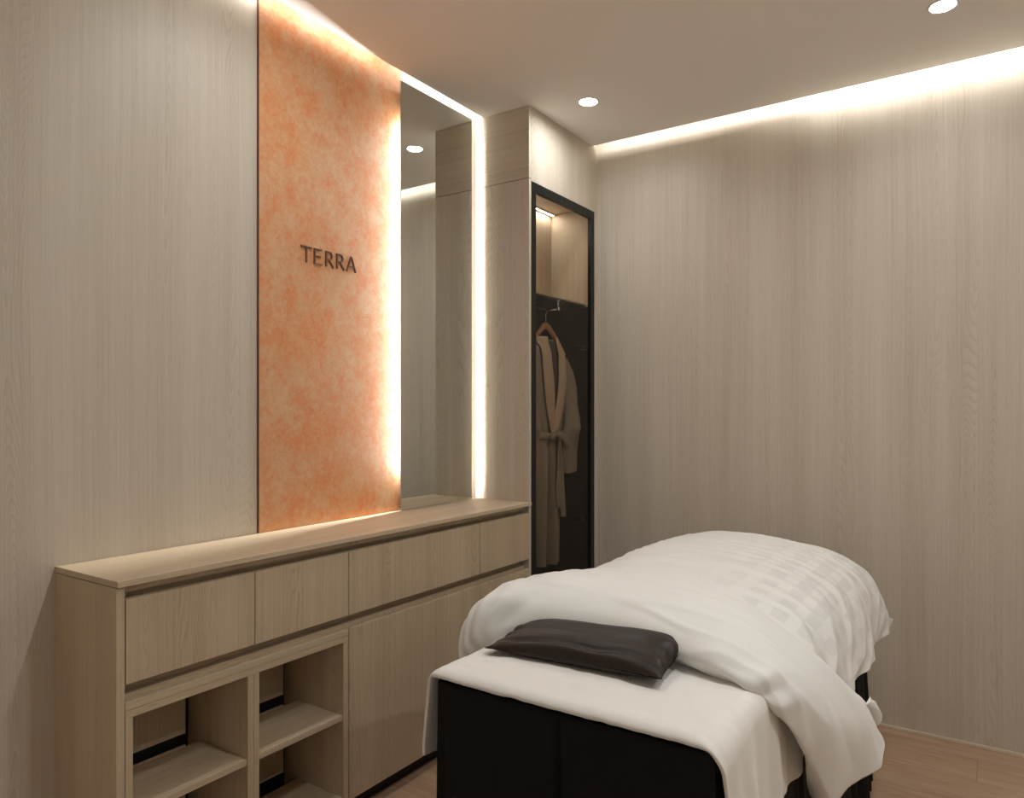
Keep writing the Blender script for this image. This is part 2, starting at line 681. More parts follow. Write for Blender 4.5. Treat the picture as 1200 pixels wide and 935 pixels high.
def stroke(mb, pts, w0, w1, x0, x1):
    """straight stroke from pts[0] to pts[1] in the (y,z) plane with end widths"""
    (ya, za), (yb, zb) = pts
    d = Vector((yb - ya, zb - za)).normalized()
    nrm = Vector((-d.y, d.x))
    mb.prism_x([(ya + nrm.x * w0 / 2, za + nrm.y * w0 / 2), (ya - nrm.x * w0 / 2, za - nrm.y * w0 / 2),
                (yb - nrm.x * w1 / 2, zb - nrm.y * w1 / 2), (yb + nrm.x * w1 / 2, zb + nrm.y * w1 / 2)], x0, x1)


def arc_stroke(mb, cy, cz, ry, rz, a0, a1, wid, x0, x1, n=14):
    pts = []
    for s_, rr in ((0, 1), (1, -1)):
        seq = range(n + 1) if s_ == 0 else range(n, -1, -1)
        for i in seq:
            a = a0 + (a1 - a0) * i / n
            k = wid / 2 if s_ == 0 else -wid / 2
            pts.append((cy + (ry + k) * math.cos(a), cz + (rz + k) * math.sin(a)))
    mb.prism_x(pts, x0, x1)


sign = thing('wall_lettering', 'raised bronze letters reading TERRA on the orange panel', 'sign', (.0065, 1.81, 1.83))
LX0, LX1 = .0062, .0125
zb_, lh, lw = 1.832, .057, .0048
def letter_T(y):
    mb = MB()
    stroke(mb, ((y, zb_ + lh - lw / 2), (y + .048, zb_ + lh - lw / 2)), lw, lw, LX0, LX1)
    stroke(mb, ((y + .024, zb_), (y + .024, zb_ + lh - lw)), lw * 1.15, lw, LX0, LX1)
    return mb
def letter_E(y):
    mb = MB()
    stroke(mb, ((y + lw / 2, zb_), (y + lw / 2, zb_ + lh)), lw * 1.1, lw * 1.1, LX0, LX1)
    for zz, ww in ((lh - lw / 2, .034), (lh * .53, .030), (lw / 2, .036)):
        stroke(mb, ((y + lw, zb_ + zz), (y + ww, zb_ + zz)), lw * .9, lw, LX0, LX1)
    return mb
def letter_R(y):
    mb = MB()
    stroke(mb, ((y + lw / 2, zb_), (y + lw / 2, zb_ + lh)), lw * 1.1, lw * 1.1, LX0, LX1)
    r = lh * .235
    stroke(mb, ((y + lw, zb_ + lh - lw / 2), (y + .016, zb_ + lh - lw / 2)), lw * .9, lw * .9, LX0, LX1)
    stroke(mb, ((y + lw, zb_ + lh - lw / 2 - 2 * r), (y + .016, zb_ + lh - lw / 2 - 2 * r)), lw * .9, lw * .9, LX0, LX1)
    arc_stroke(mb, y + .016, zb_ + lh - lw / 2 - r, r, r, -math.pi / 2, math.pi / 2, lw, LX0, LX1)
    stroke(mb, ((y + .017, zb_ + lh - lw - 2 * r), (y + .037, zb_)), lw, lw * 1.15, LX0, LX1)
    return mb
def letter_A(y):
    mb = MB()
    stroke(mb, ((y + .002, zb_), (y + .024, zb_ + lh)), lw * 1.05, lw * .9, LX0, LX1)
    stroke(mb, ((y + .047, zb_), (y + .025, zb_ + lh)), lw * 1.2, lw * .9, LX0, LX1)
    stroke(mb, ((y + .011, zb_ + lh * .33), (y + .038, zb_ + lh * .33)), lw * .85, lw * .85, LX0, LX1)
    return mb
for f, y in ((letter_T, 1.6712), (letter_E, 1.7297), (letter_R, 1.7822), (letter_R, 1.8339), (letter_A, 1.8819)):
    f(y).build('letter', M_BRONZE, sign)

my0, my1, mz0, mz1 = 2.160, 2.631, .9105, 2.643
mir = thing('wall_mirror', 'tall frameless backlit mirror standing on the countertop beside the orange panel', 'mirror', (.012, 2.4, mz0))
MB().box(.0205, .026, my0, my1, mz0, mz1).build('mirror_glass', M_MIRROR, mir)
MB().box(.0065, .0200, 2.226, 2.603, mz0 + .05, mz1 - .06).build('backing_box', M_WHITE, mir)
MB().quad((.0075, 2.2250, 1.06), (.0195, 2.2130, 1.06), (.0195, 2.2130, 2.48), (.0075, 2.2250, 2.48)).build('led_strip', E_LED_A, mir, recalc=False)
MB().quad((.0025, 2.6045, .93), (.0025, 2.6045, 2.63), (.0165, 2.6045, 2.63), (.0165, 2.6045, .93)).build('led_strip', E_LED_B, mir, recalc=False)

# ------------------------------------------------------------------ sideboard run
ZTOP = .909
CT = .015
FR = .300     # front faces
ct = MB().box(0.0005, .310, .886, WY - .0005, ZTOP - CT, ZTOP).build('countertop', M_CABY, bevel=.0012)
# its origin to its own base
tag(ct, 'long narrow oak countertop running over the whole row of cabinets', 'countertop')

ZD1, ZD0 = .861, .6585      # drawer front top / bottom
ZL1 = .616                  # lower front top
TH = .018


def drawer(t, y0, y1):
    d = MB().box(FR - .02, FR, y0, y1, ZD0, ZD1).build('drawer', M_CABZ, t, bevel=.001)
    d2 = MB().box(.04, FR - .08, y0 + .012, y1 - .012, ZD0 + .015, ZD1 - .03)
    d2.build('drawer_box', M_CABY, d)
    return d


def carcass(t, y0, y1, back=True):
    """back, rails in the finger grooves, plinth"""
    mb = MB()
    mb.box(.03, .036, y0, y1, .07 if back else ZL1, ZTOP - CT - .001)                       # back panel
    mb.box(.036, FR - .022, y0, y1, ZTOP - CT - .0195, ZTOP - CT - .001)      # top board
    mb.box(FR - .075, FR - .058, y0, y1, ZD1 - .03, ZTOP - CT - .002)       # rail behind top groove
    mb.build('carcass', M_CABZ, t)
    mb = MB()
    mb.box(.036, FR - .028, y0, y1, ZL1 - .004, ZL1 + .012)                 # board under the drawers
    mb.box(FR - .068, FR - .052, y0, y1, ZL1 + .012, ZD0 + .03)             # upright of the groove
    mb.build('groove_rail', M_CABY, t)


# open shelf cabinet with two drawers
ya, yb = .888, 1.6205
c1 = thing('open_shelf_cabinet', 'oak cabinet with two drawers above four open shelf cubbies', 'cabinet', (.15, 1.25, 0))
carcass(c1, ya + .02, yb, False)
MB().box(.004, .010, ya + .021, yb, .0, ZL1).build('gap_shade_sheet', M_BLACK, c1)  # black sheet that paints the shade behind the back-panel gaps
MB().box(.0005, FR, ya, ya + .020, 0, ZTOP - CT - .0022).build('end_panel', M_CABZ, c1, bevel=.001)
drawer(c1, .911, 1.2690)
drawer(c1, 1.2715, 1.6195)
# inner frame of the shelf unit
ua, ub, um0, um1 = .9095, 1.6195, 1.247, 1.284
MB().box(.036, FR, ua, ub, ZL1 - .0195, ZL1).build('top_rail', M_CABY, c1, bevel=.0008)
MB().box(.036, FR, ua, ub, ZL1 - .039, ZL1 - .0205).build('top_board', M_CABY, c1, bevel=.0008)
zi1 = ZL1 - .0395
for a, b_ in ((ua, ua + TH), (um0, (um0 + um1) / 2 - .0005), ((um0 + um1) / 2 + .0005, um1), (ub - TH - .004, ub)):
    MB().box(.012, FR, a, b_, .0, zi1).build('upright', M_CABZ, c1, bevel=.0008)
for a, b_ in ((ua + TH, um0), (um1, ub - TH - .004)):
    MB().box(.083, FR - .004, a + .0005, b_ - .0005, .330, .3475).build('shelf', M_CABY, c1, bevel=.0008)
    MB().box(.083, FR - .004, a + .0005, b_ - .0005, .070, .0880).build('shelf', M_CABY, c1, bevel=.0008)
for a, b_ in ((ua + TH, um0), (um1, ub - TH - .004)):
    for za, zc in ((.0880, .330), (.3475, zi1)):
        MB().box(.030, .036, a + .001, b_ - .022, za + .016, zc - .001).build('back_panel', M_CABZ, c1)
MB().box(FR - .066, FR - .05, ua + TH, ub - .03, 0, .069).build('plinth', M_BLACK, c1)

# wide cabinet
def closed_cabinet(y0, y1, label):
    t = thing('base_cabinet', label, 'cabinet', (.15, (y0 + y1) / 2, 0), 'oak base cabinets with a drawer above a door')
    carcass(t, y0, y1)
    drawer(t, y0 + .0012, y1 - .0012)
    MB().box(FR - .02, FR, y0 + .0012, y1 - .0012, .066, ZL1).build('door', M_CABZ, t, bevel=.001)
    mb = MB()
    mb.box(.036, FR - .022, y0, y0 + .016, .066, ZL1 - .005)
    mb.box(.036, FR - .022, y1 - .016, y1, .066, ZL1 - .005)
    mb.box(.036, FR - .022, y0 + .016, y1 - .016, .066, .082)
    mb.build('side_panels', M_CABZ, t)
    MB().box(FR - .066, FR - .05, y0, y1, 0, .065).build('plinth', M_BLACK, t)
    return t


closed_cabinet(1.6215, 2.3265, 'wide oak cabinet with one wide drawer above a wide door, mid row')
closed_cabinet(2.3275, WY - .004, 'narrow oak cabinet with small drawer and door beside the wardrobe')

# ------------------------------------------------------------------ wardrobe
wd = thing('wardrobe', 'tall shallow oak built-in wardrobe with black framed glass door in the corner', 'wardrobe', (.15, 3.02, 0))
SY = 2.347
PT = .018
MB().box(.0005, WX, WY, WY + PT, 0, SY - .0016).build('side_panel', M_WARD, wd)
MB().box(.0005, WX, WY, WY + PT, SY + .0016, ZT - .001).build('upper_side_panel', M_WARDX, wd)
MB().box(.03, WX - .02, WY + .004, WY + PT - .001, SY - .0014, SY + .0014).build('seam_shade_strip', M_BLACK, wd)  # black strip that gives the seam gap its shade
MB().box(WX - .018, WX, WY + PT + .0003, YB - .0005, 2.338, ZT - .001).build('fascia', M_WARD, wd)
MB().box(WX - .018, WX, 3.318, YB - .0005, 0, 2.3375).build('filler_strip', M_WARD, wd)
DY0, DY1 = WY + PT + .001, 3.3175      # door opening
IB = .040
MB().box(.0005, WX - .019, YB - .038, YB - .0205, 1.855, 2.355).build('upper_inner_side', M_CABZ, wd)
MB().box(.02, IB, WY + PT + .0003, YB - .0385, 1.855, 2.355).build('upper_back_panel', M_CABZ, wd)
MB().box(.02, WX - .019, WY + PT + .0003, YB - .02, 2.3555, 2.372).build('inner_ceiling', M_CABY, wd)
MB().box(.0405, WX - .05, WY + PT + .0005, YB - .0385, 1.860, 1.868).build('inner_shelf', M_CABY, wd, bevel=.0008)
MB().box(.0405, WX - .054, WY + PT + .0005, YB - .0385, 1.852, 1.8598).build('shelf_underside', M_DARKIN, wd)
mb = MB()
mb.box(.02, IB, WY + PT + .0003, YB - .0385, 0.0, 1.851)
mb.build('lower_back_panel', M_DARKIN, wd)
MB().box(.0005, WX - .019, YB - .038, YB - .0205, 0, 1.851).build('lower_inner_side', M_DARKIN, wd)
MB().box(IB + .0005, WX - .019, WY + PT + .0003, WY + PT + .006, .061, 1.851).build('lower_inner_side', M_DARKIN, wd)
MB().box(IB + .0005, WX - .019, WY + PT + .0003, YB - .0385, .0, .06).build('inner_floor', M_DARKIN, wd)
MB().box(.055, .067, WY + .05, YB - .055, 2.347, 2.3552).build('led_channel', M_WHITE, wd)
led = MB().quad((.056, WY + .05, 2.3465), (.056, YB - .055, 2.3465), (.066, YB - .055, 2.3465), (.066, WY + .05, 2.3465)).build('closet_led', E_CLOSET, wd, recalc=False)

# door: black frame + glass
fw = .040
dr = MB()
dx0, dx1 = WX - .017, WX + .001
dr.box(dx0, dx1, DY0, DY0 + fw, .02, 2.336)
dr.box(dx0, dx1, DY1 - fw, DY1, .02, 2.336)
dr.box(dx0, dx1, DY0 + fw, DY1 - fw, 2.336 - fw, 2.336)
dr.box(dx0, dx1, DY0 + fw, DY1 - fw, .02, .02 + fw)
door = dr.build('glass_door', M_FRAME, wd, bevel=.001)
MB().box(dx0 + .007, dx0 + .011, DY0 + fw, DY1 - fw, .02 + fw, 2.336 - fw).build('door_glass', M_GLASS, door)
for z in (1.64, .76):
    hb = MB()
    hb.box(.20, .272, DY1 - .030, DY1 - .001, z - .012, z + .012)
    hb.tube([(.245, DY1 - .045, z - .012), (.245, DY1 - .045, z + .012)], .016, 14)
    hb.tube([(.205, DY1 - .03, z), (.205, DY1 - .05, z)], .010, 12)
    hb.build('hinge', plain('dark_hinge', lin(.05, .045, .04), .3, .8), wd, bevel=.001)

# short pull-out rod below the shelf
RX0, RX1, RY, RZ = .06, .245, 3.040, 1.808
rb = MB()
rb.tube([(RX1 - .004, RY, 1.8515), (RX1 - .004, RY, RZ + .004)], .0045, 14)
rb.tube([(RX0 + .004, RY, 1.8515), (RX0 + .004, RY, RZ)], .0045, 14)
rb.lathe(RX1 - .004, RY, [(0, 1.8517), (.011, 1.8517), (.011, 1.847), (0, 1.847)], 20)
rb.tube([(RX0, RY, RZ), (RX1, RY, RZ)], .005, 14)
rb.tube([(RX1 - .006, RY, RZ), (RX1 + .006, RY, RZ)], .0085, 16)
rb.build('hanging_rod', M_CHROME, wd, smooth=True)

# ------------------------------------------------------------------ hanger
HX = .172
HZ = 1.70
hg = thing('clothes_hanger', 'brown wooden clothes hanger carrying the robe inside the wardrobe', 'hanger', (HX, RY, HZ))
pts, rad = [], []
for i in range(25):
    s_ = -1 + 2 * i / 24
    a = abs(s_)
    pts.append((HX + .012 * a * a, RY + s_ * .165, HZ + .036 - .140 * a ** 1.35))
    rad.append(.017 - .006 * a)
MB().tube(pts, rad, 12, sx=.55).build('hanger_arms', M_HANGER, hg, smooth=True)
hk = [(HX, RY, HZ + .045), (HX, RY, HZ + .078)]
for i in range(13):
    a = -math.pi / 2 + math.pi * 1.15 * i / 12 + .25
    hk.append((HX, RY + .0145 * math.cos(a) - .002, RZ - .006 + .0135 * math.sin(a) + .004))
hk2 = [hk[0], hk[1]] + hk[2:]
MB().tube(hk2, .0019, 8).build('hook', M_CHROME, hg, smooth=True)

# ------------------------------------------------------------------ robe
def lerp_table(tab, z):
    tab = sorted(tab)
    if z <= tab[0][0]:
        return tab[0][1]
    for (a, va), (b_, vb) in zip(tab, tab[1:]):
        if z <= b_:
            f = (z - a) / (b_ - a)
            f = f * f * (3 - 2 * f)
            return va + (vb - va) * f
    return tab[-1][1]


rob = thing('bathrobe', 'taupe bathrobe with tied belt hanging inside the glass-door wardrobe', 'robe', (HX, RY, .565))
HW = [(.565, .095), (.80, .102), (1.05, .120), (1.20, .125), (1.35, .165), (1.50, .190), (1.55, .180), (1.61, .140), (1.648, .080), (1.668, .060)]
HT = [(.565, .050), (1.05, .046), (1.20, .040), (1.45, .050), (1.58, .042), (1.66, .026)]
rows, NZ, NA = [], 90, 160
for i in range(NZ + 1):
    z = .565 + (1.664 - .565) * i / NZ
    hw, ht = lerp_table(HW, z), lerp_table(HT, z)
    row = []
    for j in range(NA):
        a = 2 * math.pi * j / NA
        c, s_ = math.cos(a), math.sin(a)
        yy = math.copysign(abs(c) ** .8, c) * hw - max(0, min(1, (1.15 - z) / .4)) * .012
        xx = math.copysign(abs(s_) ** .8, s_) * ht
        fold = min(1, max(0, (1.5 - z) / .5))
        xx += fold * .008 * math.sin(yy * 75 + 1.2 + .8 * math.sin(z * 4)) * (1 if s_ > 0 else .5) * abs(s_) ** .5
        # open front slit below the belt
        if s_ > 0 and z < 1.16:
            d = (yy + .034) / (.011 + .012 * min(1, (1.16 - z) / .4))
            xx -= .075 * math.exp(-d ** 4) * min(1, (1.17 - z) / .10)
            xx += .010 * math.exp(-((yy + .005) / .018) ** 2) * min(1, (1.17 - z) / .3)
        zz = z
        if i == NZ:
            zz -= .0
        row.append((HX + xx, RY + yy, zz))
    rows.append(row)
mb = MB()
V = mb.grid(rows, wrap=True)
mb.build('robe_body', M_ROBE, rob, smooth=True)

# dark sheet laid over the closed body to draw the V opening
def front_x(y, z):
    hw, ht = lerp_table(HW, z), lerp_table(HT, z)
    c = max(-1, min(1, (y - RY) / hw))
    c = abs(c) ** 1.25
    s_ = math.sqrt(max(0, 1 - c * c))
    return HX + (s_ ** .8) * ht


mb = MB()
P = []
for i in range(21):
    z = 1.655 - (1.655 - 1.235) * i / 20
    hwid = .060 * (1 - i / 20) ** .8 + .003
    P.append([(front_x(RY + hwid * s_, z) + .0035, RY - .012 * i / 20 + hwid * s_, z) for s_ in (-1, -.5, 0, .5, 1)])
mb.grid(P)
o_ = mb.build('neck_dark_sheet', M_ROBEIN, rob, smooth=True)

mb = MB()  # dark strip set inside the slit, painting its shade
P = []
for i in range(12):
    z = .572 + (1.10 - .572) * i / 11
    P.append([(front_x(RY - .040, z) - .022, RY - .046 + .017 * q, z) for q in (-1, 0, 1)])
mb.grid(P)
mb.build('slit_shade_strip', M_ROBEIN, rob, smooth=True)

# lapels: two long ribbons meeting at the belt
for sg in (-1, 1):
    P = []
    for i in range(31):
        f = i / 30
        z = 1.674 - (1.674 - 1.19) * f
        yc = RY + sg * (.068 * (1 - f) ** .75) - .006 * f + sg * .018 * math.sin(math.pi * min(1, f * 1.1))
        wd_ = .030 + .016 * math.sin(math.pi * f) - .010 * f
        row = []
        for k in range(9):
            q = -1 + 2 * k / 8
            y = yc + q * wd_
            x = front_x(y, z) + .010 + .005 * (1 - q * q) + (.004 if sg > 0 else 0)
            row.append((x, y, z))
        P.append(row)
    mb = MB()
    mb.grid(P)
    o_ = mb.build('lapel', M_LAPEL, rob, smooth=True)
    md = o_.modifiers.new('thick', 'SOLIDIFY')
    md.thickness = .005
    md.offset = 0

# sleeves
for sg in (-1, 1):
    path = [(HX, RY + sg * .128, 1.575, .058, .030), (HX + .008, RY + sg * .170, 1.51, .060, .036), (HX + .016, RY + sg * .195, 1.43, .056, .040),
            (HX + .026, RY + sg * .196, 1.32, .054, .040), (HX + .040, RY + sg * .194, 1.225, .062, .042),
            (HX + .030, RY + sg * .192, 1.165, .052, .036), (HX + .024, RY + sg * .188, 1.10, .054, .034), (HX + .022, RY + sg * .190, 1.015, .058, .034)]
    P = []
    for i in range(49):
        f = i / 48 * (len(path) - 1)
        k = min(int(f), len(path) - 2)
        g = f - k
        g = g * g * (3 - 2 * g)
        A, B = path[k], path[k + 1]
        cx, cy, cz, ry, rx = [A[q] + (B[q] - A[q]) * g for q in range(5)]
        row = []
        for j in range(36):
            a = 2 * math.pi * j / 36
            c, s_ = math.cos(a), math.sin(a)
            # creases round the bent elbow
            cr = 1 + .20 * math.exp(-((cz - 1.22) / .035) ** 2) * math.cos(3 * a + 1.5)
            pl = .003 * math.sin(5 * a + cz * 14)
            row.append((cx + s_ * (rx * cr + pl), cy + c * (ry * cr + pl), cz + .012 * c * sg - (.012 * s_ if i > 40 else 0)))
        P.append(row)
    mb = MB()
    V = mb.grid(P, wrap=True)
    mb.build('sleeve', M_ROBE, rob, smooth=True)

# belt: band, knot, bow loop and two tails
zb = 1.192
mb = MB()
ring = []
for i in range(49):
    a = 2 * math.pi * i / 48
    c, s_ = math.cos(a), math.sin(a)
    ring.append((HX + math.copysign(abs(s_) ** .8, s_) * .050, RY + math.copysign(abs(c) ** .8, c) * .136, zb + .004 * math.sin(3 * a)))
P = []
for q in range(7):
    u = -1 + q / 3
    P.append([(x + .004 * (1 - u * u) * (1 if x > HX else -1), y, z + u * .019) for x, y, z in ring])
mb.grid(P)
kx = HX + .062
mb.tube([(kx, RY - .012, zb + .022), (kx + .012, RY, zb + .006), (kx + .010, RY + .012, zb - .018)], [.012, .018, .012], 12)
mb.tube([(kx + .006, RY + .008, zb), (kx + .020, RY + .040, zb - .004), (kx + .018, RY + .072, zb - .040), (kx + .010, RY + .084, zb - .062)], [.012, .020, .022, .016], 12, sx=.5)
mb.tube([(kx + .006, RY - .008, zb), (kx + .014, RY - .045, zb + .004), (kx + .010, RY - .075, zb - .012)], [.011, .016, .012], 12, sx=.5)
def tail(y0, y1, z1, wid, xo):
    Pt = []
    for i in range(31):
        f = i / 30
        z = zb - .012 + (z1 - zb + .012) * f
        y = y0 + (y1 - y0) * f + .004 * math.sin(f * 7)
        wv = wid * (.55 + .45 * min(1, f * 3))
        Pt.append([(HX + .056 + xo + .004 * math.sin(f * 5 + k) , y + (k - 2) / 2 * wv, z) for k in range(5)])
    mb.grid(Pt)
tail(RY + .012, RY + .010, .84, .015, .012)
tail(RY + .030, RY + .062, .79, .019, .010)
o_ = mb.build('belt', M_ROBE, rob, smooth=True)
md = o_.modifiers.new('thick', 'SOLIDIFY')
md.thickness = .004

# ------------------------------------------------------------------ massage bed
XO = 2.02
BX0, BX1, BY0, BY1, BZ = XO - 1.010, XO - .405, 1.215, 2.875, .735
bed = thing('massage_bed', 'massage bed with black pleated floor-length skirt, made up with white bedding', 'bed', ((BX0 + BX1) / 2, (BY0 + BY1) / 2, 0))
MB().box(BX0 + .035, BX1 - .035, BY0 + .035, BY1 - .035, .60, BZ - .006).build('mattress', M_MATTRESS, bed, bevel=.02)

# skirt: closed loop with inverted pleats that open towards the floor
def rect_loop(n_per_m=140):
    segs = [((BX0, BY0), (BX1, BY0)), ((BX1, BY0), (BX1, BY1)), ((BX1, BY1), (BX0, BY1)), ((BX0, BY1), (BX0, BY0))]
    L = []
    for k, (a, b_) in enumerate(segs):
        d = Vector((b_[0] - a[0], b_[1] - a[1]))
        ln = d.length
        d.normalize()
        nrm = Vector((d.y, -d.x))
        n = int(ln * n_per_m)
        for i in range(n):
            s_ = ln * i / n
            L.append((Vector(a) + d * s_, nrm, k, s_, ln))
    return L


LOOP = rect_loop()
pleats = {0: [.300], 1: [.13, .36, .60, .83, 1.06, 1.28, 1.40, 1.50, 1.58], 2: [.3], 3: [.4, .8, 1.25]}
P = []
NZs = 36
for i in range(NZs + 1):
    f = i / NZs                      # 0 top, 1 floor
    z = (BZ - .012) * (1 - f) + .004 * f
    row = []
    for (pt, nrm, k, s_, ln) in LOOP:
        off = .004 + .026 * f ** 1.2
        for s0 in pleats[k]:
            wdt = .005 + .014 * f
            dd = (s_ - s0) / wdt
            off -= (.010 + .034 * f ** .6) * math.exp(-dd * dd)
            off += (.006 * f) * math.exp(-((abs(s_ - s0) - 2.3 * wdt) / wdt) ** 2)
        e = min(s_, ln - s_)
        # pleat at each corner
        off -= (.026 * f ** .6) * math.exp(-((e - .012) / (.006 + .010 * f)) ** 2) * (1 if k in (0, 1, 3) else .5)
        if k == 1:
            off += .006 * f * math.sin(s_ * 44) + .010 * f * f * math.sin(s_ * 17 + 1)
        if k == 0:
            off += .004 * f * math.sin(s_ * 15)
        row.append((pt.x + nrm.x * off, pt.y + nrm.y * off, z))
    P.append(row)
mb = MB()
mb.grid(P, wrap=True)
o_ = mb.build('bed_skirt', M_SKIRT, bed, smooth=True)
md = o_.modifiers.new('thick', 'SOLIDIFY')
md.thickness = .003

# ------------------------------------------------------------------ sheet
def fbm(v, o=4):
    return mn.fractal(v, .6, 2.1, o)


def bend(d, r=.028):
    """distance past the edge -> (outward, drop) over a rounded edge"""
    if d <= 0:
        return d, 0.0
    q = r * math.pi / 2
    if d < q:
        a = d / r
        return r * math.sin(a), r * (1 - math.cos(a))
    return r + .0 * (d - q), r + (d - q)


SX0, SX1 = BX0 + .010, BX1 - .012
OV_L, OV_R, OV_F = .205, .265, .027
ZS = BZ + .010
SY1 = 2.30
NU, NV = 150, 150
P, UV = [], []
for i in range(NV + 1):
    q = (BY0 - OV_F + .012) + (SY1 - (BY0 - OV_F + .012)) * i / NV
    row, ur = [], []
    for j in range(NU + 1):
        p_ = (SX0 - OV_L) + ((SX1 + OV_R) - (SX0 - OV_L)) * j / NU
        dl, dr_ = SX0 - p_, p_ - SX1
        rr = .028 + .03 * math.exp(-max(0, q - BY0) / .12)
        x, dz = p_, 0.0
        hang = 0.0
        if dl > 0:
            o1, dz = bend(dl)
            x = SX0 - o1
            hang = max(0, dl - .03)
            x -= .012 * min(1, hang / .15) + .010 * math.sin(q * 21 + .8) * min(1, hang / .15)
        elif dr_ > -(rr - .028):
            o1, dz = bend(dr_ + (rr - .028), rr)
            x = SX1 - (rr - .028) + o1
            hang = max(0, dr_ - .03)
            hh = min(1, hang / .2)
            x += .012 * hh + (.007 * math.sin(q * 33 + 1.4) + .004 * math.sin(q * 71)) * hh - .006 * hh
        y, dy = q, 0.0
        df = (BY0 + .012) - q
        if df > 0:
            o2, dy = bend(df, .022)
            y = BY0 + .012 - o2
        if dr_ > .03:
            y += .30 * hang * math.exp(-max(0, q - BY0) / .16) + .02 * hang
        if dl > .03:
            y += .03 * hang
        wr = .0022 * fbm(Vector((x * 7, q * 7, 3.1))) + .0012 * fbm(Vector((x * 22, q * 16, 1.7)))
        # soft hem scallop on the sides
        sc = 0
        if hang > 0:
            sc = .012 * math.sin(q * 17 + 2.2) * min(1, hang / .2)
        # stitched hem line a little way in from the front edge
        hm = -.0018 * math.exp(-((q - (BY0 + .010)) / .004) ** 2)
        z = ZS - (dz ** 3 + dy ** 3 + 1e-12) ** (1 / 3) + wr + sc + hm
        row.append((x, y, z))
        ur.append((p_, q))
    P.append(row)
    UV.append(ur)
mb = MB()
mb.grid(P, UV)
sh = mb.build('bed_sheet', M_SHEET, None, smooth=True)
md = sh.modifiers.new('thick', 'SOLIDIFY')
md.thickness = .006
md.offset = 1.0
tag(sh, 'white cotton sheet draped over the near end of the massage bed', 'sheet')

# ------------------------------------------------------------------ duvet (control net + bicubic interpolation)
def cr(p0, p1, p2, p3, t):
    return .5 * ((2 * p1) + (-p0 + p2) * t + (2 * p0 - 5 * p1 + 4 * p2 - p3) * t * t + (-p0 + 3 * p1 - 3 * p2 + p3) * t ** 3)


def crseq(seq, u):
    n = len(seq)
    f = u * (n - 1)
    k = min(int(f), n - 2)
    t = f - k
    g = lambda i: seq[max(0, min(n - 1, i))]
    return cr(g(k - 1), g(k), g(k + 1), g(k + 2), t)


def patch(ctrl, NV_, NU_):
    rows_ = [[Vector(c) for c in r] for r in ctrl]
    fine = [[crseq(r, j / NU_) for j in range(NU_ + 1)] for r in rows_]
    cols = []
    for i in range(NV_ + 1):
        cols.append([crseq([fine[k][j] for k in range(len(fine))], i / NV_) for j in range(NU_ + 1)])
    return cols


def normals(P):
    n, m_ = len(P), len(P[0])
    N = []
    for i in range(n):
        r = []
        for j in range(m_):
            du = P[i][min(j + 1, m_ - 1)] - P[i][max(j - 1, 0)]
            dv = P[min(i + 1, n - 1)][j] - P[max(i - 1, 0)][j]
            v = du.cross(dv)
            r.append(v.normalized() if v.length > 1e-9 else Vector((0, 0, 1)))
        N.append(r)
    return N


def puffy(mb, P, UV, T, taper=.05):
    """closed quilt: top grid, underside offset by a thickness that closes at the seams"""
    N = normals(P)
    n, m_ = len(P), len(P[0])
    arcj = [[0] * m_ for _ in range(n)]
    B = []
    for i in range(n):
        r = []
        for j in range(m_):
            e = min(j, m_ - 1 - j) / (m_ - 1) * 1.2
            e2 = min(i, n - 1 - i) / (n - 1) * 1.2
            k = 1 - math.exp(-min(e, e2) / taper)
            r.append(P[i][j] - N[i][j] * (T * k + .0012))
        B.append(r)
    V1 = mb.grid(P, UV)
    V2 = mb.grid([r[::-1] for r in B], [u[::-1] for u in UV])
    bm = mb.bm
    L = bm.loops.layers.uv.verify()
    def side(a, b_, c, d):
        try:
            bm.faces.new((a, b_, c, d))
        except ValueError:
            pass
    mm = m_ - 1
    for j in range(mm):
        side(V1[0][j + 1], V1[0][j], V2[0][mm - j], V2[0][mm - j - 1])
        side(V1[-1][j], V1[-1][j + 1], V2[-1][mm - j - 1], V2[-1][mm - j])
    for i in range(n - 1):
        side(V1[i][0], V1[i + 1][0], V2[i + 1][mm], V2[i][mm])
        side(V1[i + 1][mm], V1[i][mm], V2[i][0], V2[i + 1][0])


# cross-section of the made-up body: (x, z) from the left hem to the right hem
SEC = [(-1.125, .585), (-1.128, .650), (-1.112, .725), (-1.07, .800), (-.97, .838), (-.84, .848), (-.70, .847), (-.58, .836),
       (-.480, .808), (-.405, .760), (-.358, .690), (-.338, .61), (-.332, .545)]
def sec_row(y, k=1.0, drop=0.0, dy=0.0, xin=0.0):
    r = []
    for i, (x, z) in enumerate(SEC):
        xx = -.73 + (x + .73) * (1 - xin)
        zz = .56 + (z - .56) * k - drop
        edge = abs(i - 6) / 6
        r.append((XO + xx, y + dy * edge ** 2, zz))
    return r


body_ctrl = [sec_row(1.58, .72, 0, .26), sec_row(1.68, .84, 0, .21), sec_row(1.80, .925, 0, .14), sec_row(1.98, .99, 0, .05), sec_row(2.20, 1.0), sec_row(2.40, 1.0),
             sec_row(2.58, .99), sec_row(2.72, .97), sec_row(2.82, .93, 0, -.005), sec_row(2.89, .82, 0, -.02, .005), sec_row(2.925, .62, 0, -.045, .01),
             sec_row(2.935, .36, .005, -.06, .01), sec_row(2.935, .10, .01, -.065, .01)]
NVb, NUb = 190, 210
PB = patch(body_ctrl, NVb, NUb)
NB = normals(PB)


def ridged(v):
    return 1 - abs(mn.noise(v)) * 2


